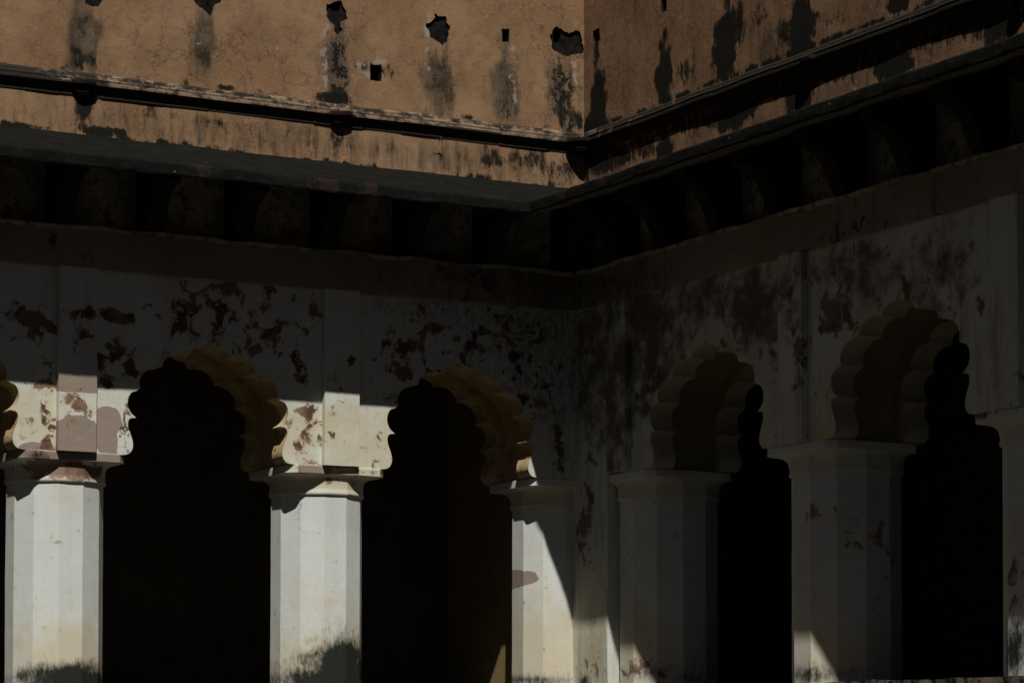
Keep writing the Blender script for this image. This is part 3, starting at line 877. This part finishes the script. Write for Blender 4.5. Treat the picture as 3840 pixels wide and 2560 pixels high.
def build_wing(w, label, P, W, S, COLB, CAPB, ABB, BAND, patches, holes, spouts, brackets):
    mid = (w.s0 + w.s1) / 2
    root = bpy.data.objects.new('palace_wing', None)
    root.location = w.map(mid, -0.4, TZ)
    C.objects.link(root)
    bpy.context.view_layer.update()
    tag(root, label, 'building')
    L = w.side == 'L'
    # columns
    for c in w.cols:
        column(w, c, root, COLB, CAPB, ABB)
    # arches, bay by bay
    for i in range(len(w.cols)):
        b = w.cols[i]
        a = w.cols[i + 1] if i + 1 < len(w.cols) else w.s0
        if i + 1 >= len(w.cols):
            plate(w, 'end_wall', rect(a, b, TZ, 4.03), [], 0.0, 0.9, [], LIME, root)
            continue
        cx = (a + b) / 2
        arch = arch_loop(cx, w.ax, HALF, 3.512)
        near = i < 2 or (L and i < 3) or (not L and i < 3)
        st = 0.035 if near else 0.15
        def wr(s_, z, arch=arch):
            f = field(s_, z, W, ORDER)
            f[near_edge(np.asarray(s_), np.asarray(z), arch, 0.013), 3] = 0.75
            return f
        lo = bay_outline(a, b, arch)
        # the lower loop is the outline itself; its arch edge gets the cream plaster
        v2, tri = flat(lo, [], [(a, b, 2.5, 4.03, st)])
        V = []
        for (x, z) in v2:
            V.append(w.map(x, 0.005 * noise.noise(Vector((x * 2.3, z * 2.3, 1))), z))
        n = len(V); F = [tuple(t) for t in tri]; FM = [0] * len(F)
        wf = wr(v2[:, 0], v2[:, 1]); WW = [wf, wf]
        for (x, z) in v2:
            V.append(w.map(x, -0.22, z))
        F += [tuple(n + q for q in reversed(t)) for t in tri]; FM += [0] * len(tri)
        lowr = [(a, 2.506)] + list(reversed(arch)) + [(b, 2.506)]
        bi = len(V)
        for (x, z) in lowr:
            V.append(w.map(x, 0.005 * noise.noise(Vector((x * 2.3, z * 2.3, 1))), z)); V.append(w.map(x, -0.22, z))
        for k in range(len(lowr) - 1):
            F.append((bi + 2 * k, bi + 2 * k + 1, bi + 2 * k + 3, bi + 2 * k + 2)); FM.append(1)
        WW.append(np.zeros((2 * len(lowr), 4)))
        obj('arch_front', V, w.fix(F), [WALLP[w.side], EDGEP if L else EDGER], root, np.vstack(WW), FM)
        # rear ring
        v2, tri = flat(lo, [], [])
        V = []; F = []; FM = []
        for dd in (-0.68, -0.90):
            o = len(V)
            V += [w.map(x, dd, z) for (x, z) in v2]
            F += [tuple(o + q for q in t) for t in tri]; FM += [0] * len(tri)
        bi = len(V)
        for (x, z) in lowr:
            V.append(w.map(x, -0.68, z)); V.append(w.map(x, -0.90, z))
        for k in range(len(lowr) - 1):
            F.append((bi + 2 * k, bi + 2 * k + 1, bi + 2 * k + 3, bi + 2 * k + 2)); FM.append(1)
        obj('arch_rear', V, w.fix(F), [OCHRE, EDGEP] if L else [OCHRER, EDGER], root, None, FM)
        # plain soffit between the rings
        sm = arch_loop(cx, w.ax, SMOOTH, 3.585)
        V = []; F = []
        for (x, z) in sm:
            V.append(w.map(x, -0.21, z)); V.append(w.map(x, -0.69, z))
        for k in range(len(sm) - 1):
            F.append((2 * k, 2 * k + 1, 2 * k + 3, 2 * k + 2))
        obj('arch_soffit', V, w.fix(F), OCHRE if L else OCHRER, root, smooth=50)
    # strips over the columns
    for c in w.cols:
        a, b = c - 0.152, c + 0.176
        box(w, 'pilaster_strip', a, b, -0.02, 0.058, 2.512, 4.029, WALLP[w.side], root, step=0.045, jit=0.005, blobs=S)
    # band, ledge, frieze
    e0, e1 = w.s0, w.s1
    box(w, 'cornice_band', e0, e1, -0.30, 0.055, 4.031, 4.335, BANDP, root, step=0.09, jit=0.006, blobs=BAND)
    box(w, 'ledge', e0, e1, -0.30, 0.080, 4.337, 4.368, FRIEZEP, root, step=0.07, jit=0.022)
    box(w, 'frieze', e0, e1, -0.40, -0.15, 4.36, 5.12, FRIEZEP, root, step=0.15, jit=0.006)
    # brackets
    prof = [(-0.16, 4.385), (0.045, 4.39), (0.085, 4.43), (0.12, 4.52), (0.17, 4.62), (0.26, 4.70), (0.36, 4.735), (0.42, 4.742), (0.425, 4.80), (0.44, 4.81), (0.44, 4.875), (-0.16, 5.065)]
    first = None
    for c in brackets:
        if first is None:
            first = extrude(w, 'bracket', prof, c, c + 0.17, BLACK, root, n=2, jit=0.006)
            base = c
        else:
            o = first.copy()
            C.objects.link(o)
            o.parent = root
            o.matrix_parent_inverse = first.matrix_parent_inverse.copy()
            off = Vector(w.map(c, 0, 0)) - Vector(w.map(base, 0, 0))
            o.location = off
    # eave
    ep = [(-0.17, 5.185), (0.25, 5.04), (0.65, 4.902), (0.95, 4.80), (1.07, 4.757), (1.10, 4.742), (1.108, 4.732), (1.11, 4.70), (1.108, 4.675), (1.108, 4.655), (1.10, 4.64), (0.9, 4.70), (0.5, 4.835), (-0.17, 5.06)]
    def ew(s_, d, z):
        r = 0.0
        for c, cd, rs, rd_, st in CHIP[w.side]:
            r = max(r, st * math.exp(-0.69 * (((s_ - c) / rs) ** 2 + ((d - cd) / rd_) ** 2)))
        return (r, 0, 0, 0)
    V, F, Wv = [], [], []
    n = 260; k = len(ep)
    for i in range(n + 1):
        for j, (d, z) in enumerate(ep):
            s_ = w.s0 + (w.corner - d - w.s0) * i / n
            q = Vector((s_ * 2.2, d * 3, 1.0))
            e = 1.0 if i < n else 0.0
            rag = (0.006 * noise.noise(Vector((s_ * 5, 0, 2))) + 0.005 * noise.noise(Vector((s_ * 23, j * 0.7, 2)))) * (4 < j < 11)
            V.append(w.map(s_, d + e * rag, z + e * (0.010 * noise.noise(q) + rag * 0.8)))
            Wv.append(ew(s_, d, z))
    for i in range(n):
        for j in range(k):
            jj = (j + 1) % k
            F.append((i * k + j, (i + 1) * k + j, (i + 1) * k + jj, i * k + jj))
    F.append(tuple(range(k)))
    fm = [1 if (q % k) >= 10 and q < n * k else 0 for q in range(len(F))]
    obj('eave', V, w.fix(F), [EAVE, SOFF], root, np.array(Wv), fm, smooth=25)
    # the tall parapet: rubble core, holes, plaster skin with fallen patches
    top = 9.4
    hl = [list(h) for h in holes]
    plate(w, 'rubble_core', rect(e0, e1 + 0.5, 5.0, top), hl, -0.172, 0.6, [], [RUBBLE, HOLE], root, back=True)
    for h in hl:
        V = [w.map(x, -0.45, z) for x, z in h]
        obj('putlog_hole', V + [w.map(x, -0.5, z) for x, z in h], [(0, 1, 2, 3), (4, 5, 6, 7)] + [(i, (i + 1) % 4, (i + 1) % 4 + 4, i + 4) for i in range(4)], HOLE, root)
    skin = []
    used = set()
    for pi, pt in enumerate(patches):
        skin.append(ragged(pt, 0.026, 0.012, pi * 5.3 + 1))
    for h in hl:
        c = np.mean(h, axis=0)
        if not any(inside(np.array([c[0]]), np.array([c[1]]), pt)[0] for pt in patches):
            skin.append(ragged(h, 0.006, 0.02, c[0]))
    fz = (6.9, 13.24) if L else (15.9, 22.69)
    plate(w, 'plaster_face', densify(rect(e0, e1, 5.1, top - 0.01), 0.3), skin, -0.15, 0.022,
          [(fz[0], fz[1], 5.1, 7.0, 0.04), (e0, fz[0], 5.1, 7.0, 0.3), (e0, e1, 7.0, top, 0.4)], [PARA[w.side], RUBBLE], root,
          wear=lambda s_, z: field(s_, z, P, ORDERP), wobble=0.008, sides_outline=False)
    box(w, 'coping', e0, e1 + 0.5, -0.85, -0.08, top, top + 0.12, MOULD, root, step=0.3, jit=0.01)
    # gutter moulding in short stones
    gp = [(-0.16, 5.497), (-0.140, 5.499), (-0.137, 5.510), (-0.142, 5.516), (-0.140, 5.545), (-0.122, 5.570), (-0.100, 5.578), (-0.086, 5.586),
          (-0.084, 5.604), (-0.094, 5.609), (-0.093, 5.618), (-0.088, 5.632), (-0.094, 5.646), (-0.107, 5.649), (-0.108, 5.672), (-0.118, 5.684), (-0.16, 5.70)]
    a = e0
    lim = 13.20 if L else 22.61
    while a < lim - 0.05:
        ln = random.uniform(0.28, 0.6)
        b = min(a + ln, lim)
        jd = random.uniform(-0.004, 0.004); jz = random.uniform(-0.003, 0.003)
        extrude(w, 'moulding_stone', [(d + jd * (d > -0.15), z + jz) for d, z in gp], a + 0.002, b - 0.002, MOULD, root, n=4, jit=0.004, wear=gutter_wear_and_shade)
        a = b
    for s_ in spouts:
        spout(w, s_, root)
    # the gallery behind
    bd = -2.5
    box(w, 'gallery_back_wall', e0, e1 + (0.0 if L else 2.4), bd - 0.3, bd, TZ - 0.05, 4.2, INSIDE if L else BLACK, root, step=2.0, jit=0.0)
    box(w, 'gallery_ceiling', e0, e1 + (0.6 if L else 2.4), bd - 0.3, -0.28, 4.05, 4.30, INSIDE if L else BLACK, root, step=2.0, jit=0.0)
    return root

# where the gutter is blackest, and the red chips of the eave
GUT = []
CHIP = {'L': [(8.45, 0.10, 0.22, 0.05, 1.3), (8.95, 1.1, 0.07, 0.018, 0.7), (10.05, 1.1, 0.13, 0.018, 0.8), (10.45, 1.1, 0.08, 0.018, 0.7), (11.0, 0.35, 0.10, 0.03, 0.8)],
        'R': [(20.9, 1.1, 0.10, 0.02, 0.8), (20.3, 1.1, 0.14, 0.02, 0.7)]}

GUT = [(7.6, 0.9, 1.0), (8.45, 0.22, 0.8), (10.8, 0.25, 0.7), (13.1, 0.25, 0.8)]
left = build_wing(WL, 'sunlit arcade wing with brown cracked upper wall, left of the court corner', LP, LW, LS, LC, CAPL, ABL, BANDL,
                  LPATCH, LHOLE, [8.40, 10.76, 6.0, 3.6], [13.09 - 0.8 * k - 0.20 for k in range(0, 13)])
GUT = [(16.0, 9.0, 1.2)]
right = build_wing(WR, 'shaded arcade wing with black streaked upper wall, right of the court corner', RP, RW, RS, RC, CAPR, ABR, BANDR,
                   [], RHOLE, [19.02, 16.30, 13.6], [21.72, 20.94, 20.07, 19.205, 18.30, 17.43, 16.56, 15.69, 14.82, 13.95, 13.08, 12.2])
spout(WL, 0, left, turn=(13.14, 22.59))

# the pier that fills the corner between the two arcades
PV = Wing('R')
PV.map = lambda a, d, z: (13.065 - d, a, z)
plate(PV, 'corner_pier', rect(21.97, 23.2, TZ - 0.02, 4.034), [], 0.0, 0.5, [(21.97, 23.2, TZ, 4.034, 0.035)], LIMER, right,
      wear=lambda s_, z: field(s_, z, PIER, ORDER), wobble=0.012)
plate(PV, 'gallery_end_wall', rect(23.25, 25.1, TZ - 0.02, 4.1), [], 0.0, 0.12, [], ENDW, left)

# the two wings that close the court behind the viewer
def far_wing(label, mp, a0, a1, flip):
    w = Wing('L')
    w.map, w.flip = mp, flip
    root = bpy.data.objects.new('palace_wing', None)
    root.location = mp((a0 + a1) / 2, 0, -1.65)
    C.objects.link(root)
    bpy.context.view_layer.update()
    tag(root, label, 'building')
    n = int((a1 - a0) / 2.7)
    bay = (a1 - a0) / n
    for i in range(n):
        a = a0 + i * bay
        cx = a + bay / 2
        half = [(0.84, -1.0)] + [(x * 1.15, z) for x, z in HALF]
        loop = [(cx + x, z) for x, z in half] + [(cx, 3.512)] + [(cx - x, z) for x, z in reversed(half)]
        plate(w, 'arch_bay', rect(a, a + bay, -1.65, 4.9), [loop], 0.0, 0.7, [], [PLAIN, OCHRE], root, sides_outline=False)
    box(w, 'back_wall', a0, a1, -2.8, -2.5, -1.65, 4.9, INSIDE, root, step=4.0, jit=0.0)
    extrude(w, 'eave', [(-0.1, 5.18), (1.1, 4.73), (1.1, 4.64), (-0.1, 5.05)], a0, a1, EAVE, root)
    box(w, 'upper_wall', a0, a1, -2.8, -0.15, 4.9, 9.4, PLAIN, root, step=4.0, jit=0.0)
    box(w, 'coping', a0, a1, -2.9, -0.05, 9.405, 9.52, MOULD, root, step=4.0, jit=0.0)
    return root
far_wing('weathered brown arcade wing closing the court behind the viewer', lambda a, d, z: (a, -5.0 + d, z), -9.0, 16.0, True)
far_wing('weathered brown arcade wing closing the far left side of the court', lambda a, d, z: (-6.0 + d, a, z), -5.0, 25.3, False)

# ------------------------------------------------------------------ small plants
def tuft(name, base, n, h, spread, mat, label, droop=0.0, leafw=0.006):
    V, F = [], []
    for i in range(n):
        a = random.uniform(0, 2 * math.pi); hh = h * random.uniform(0.5, 1.0)
        lean = spread * random.uniform(0.2, 1.0)
        seg = 5
        side = Vector((-math.sin(a), math.cos(a), 0))
        b = len(V)
        for k in range(seg + 1):
            t = k / seg
            p = Vector((math.cos(a) * lean * t ** 1.5, math.sin(a) * lean * t ** 1.5, hh * t - droop * t * t))
            p += Vector((noise.noise(Vector((i, t * 3, 1))), noise.noise(Vector((i, t * 3, 7))), 0)) * 0.02 * t
            wd = leafw * (1 - t * 0.9)
            for sg in (-1, 1):
                V.append(Vector(base) + p + side * wd * sg)
            V.append(Vector(base) + p + Vector((math.cos(a), math.sin(a), 0.3)) * wd * 0.6)
        for k in range(seg):
            c = b + 3 * k
            F += [(c, c + 2, c + 5, c + 3), (c + 2, c + 1, c + 4, c + 5), (c + 1, c, c + 3, c + 4)]
    o = obj(name, V, F, mat)
    tag(o, label, 'weed')
    return o
tuft('grass_tuft', (11.89, 22.60, 5.13), 9, 0.17, 0.10, LEAF, 'small green grass tuft rooted where the left eave meets the wall')
tuft('dry_weed', (11.72, 22.60, 5.48), 12, 0.06, 0.10, TWIG, 'withered brown weed hanging from the gutter moulding above the grass tuft', droop=0.14, leafw=0.005)
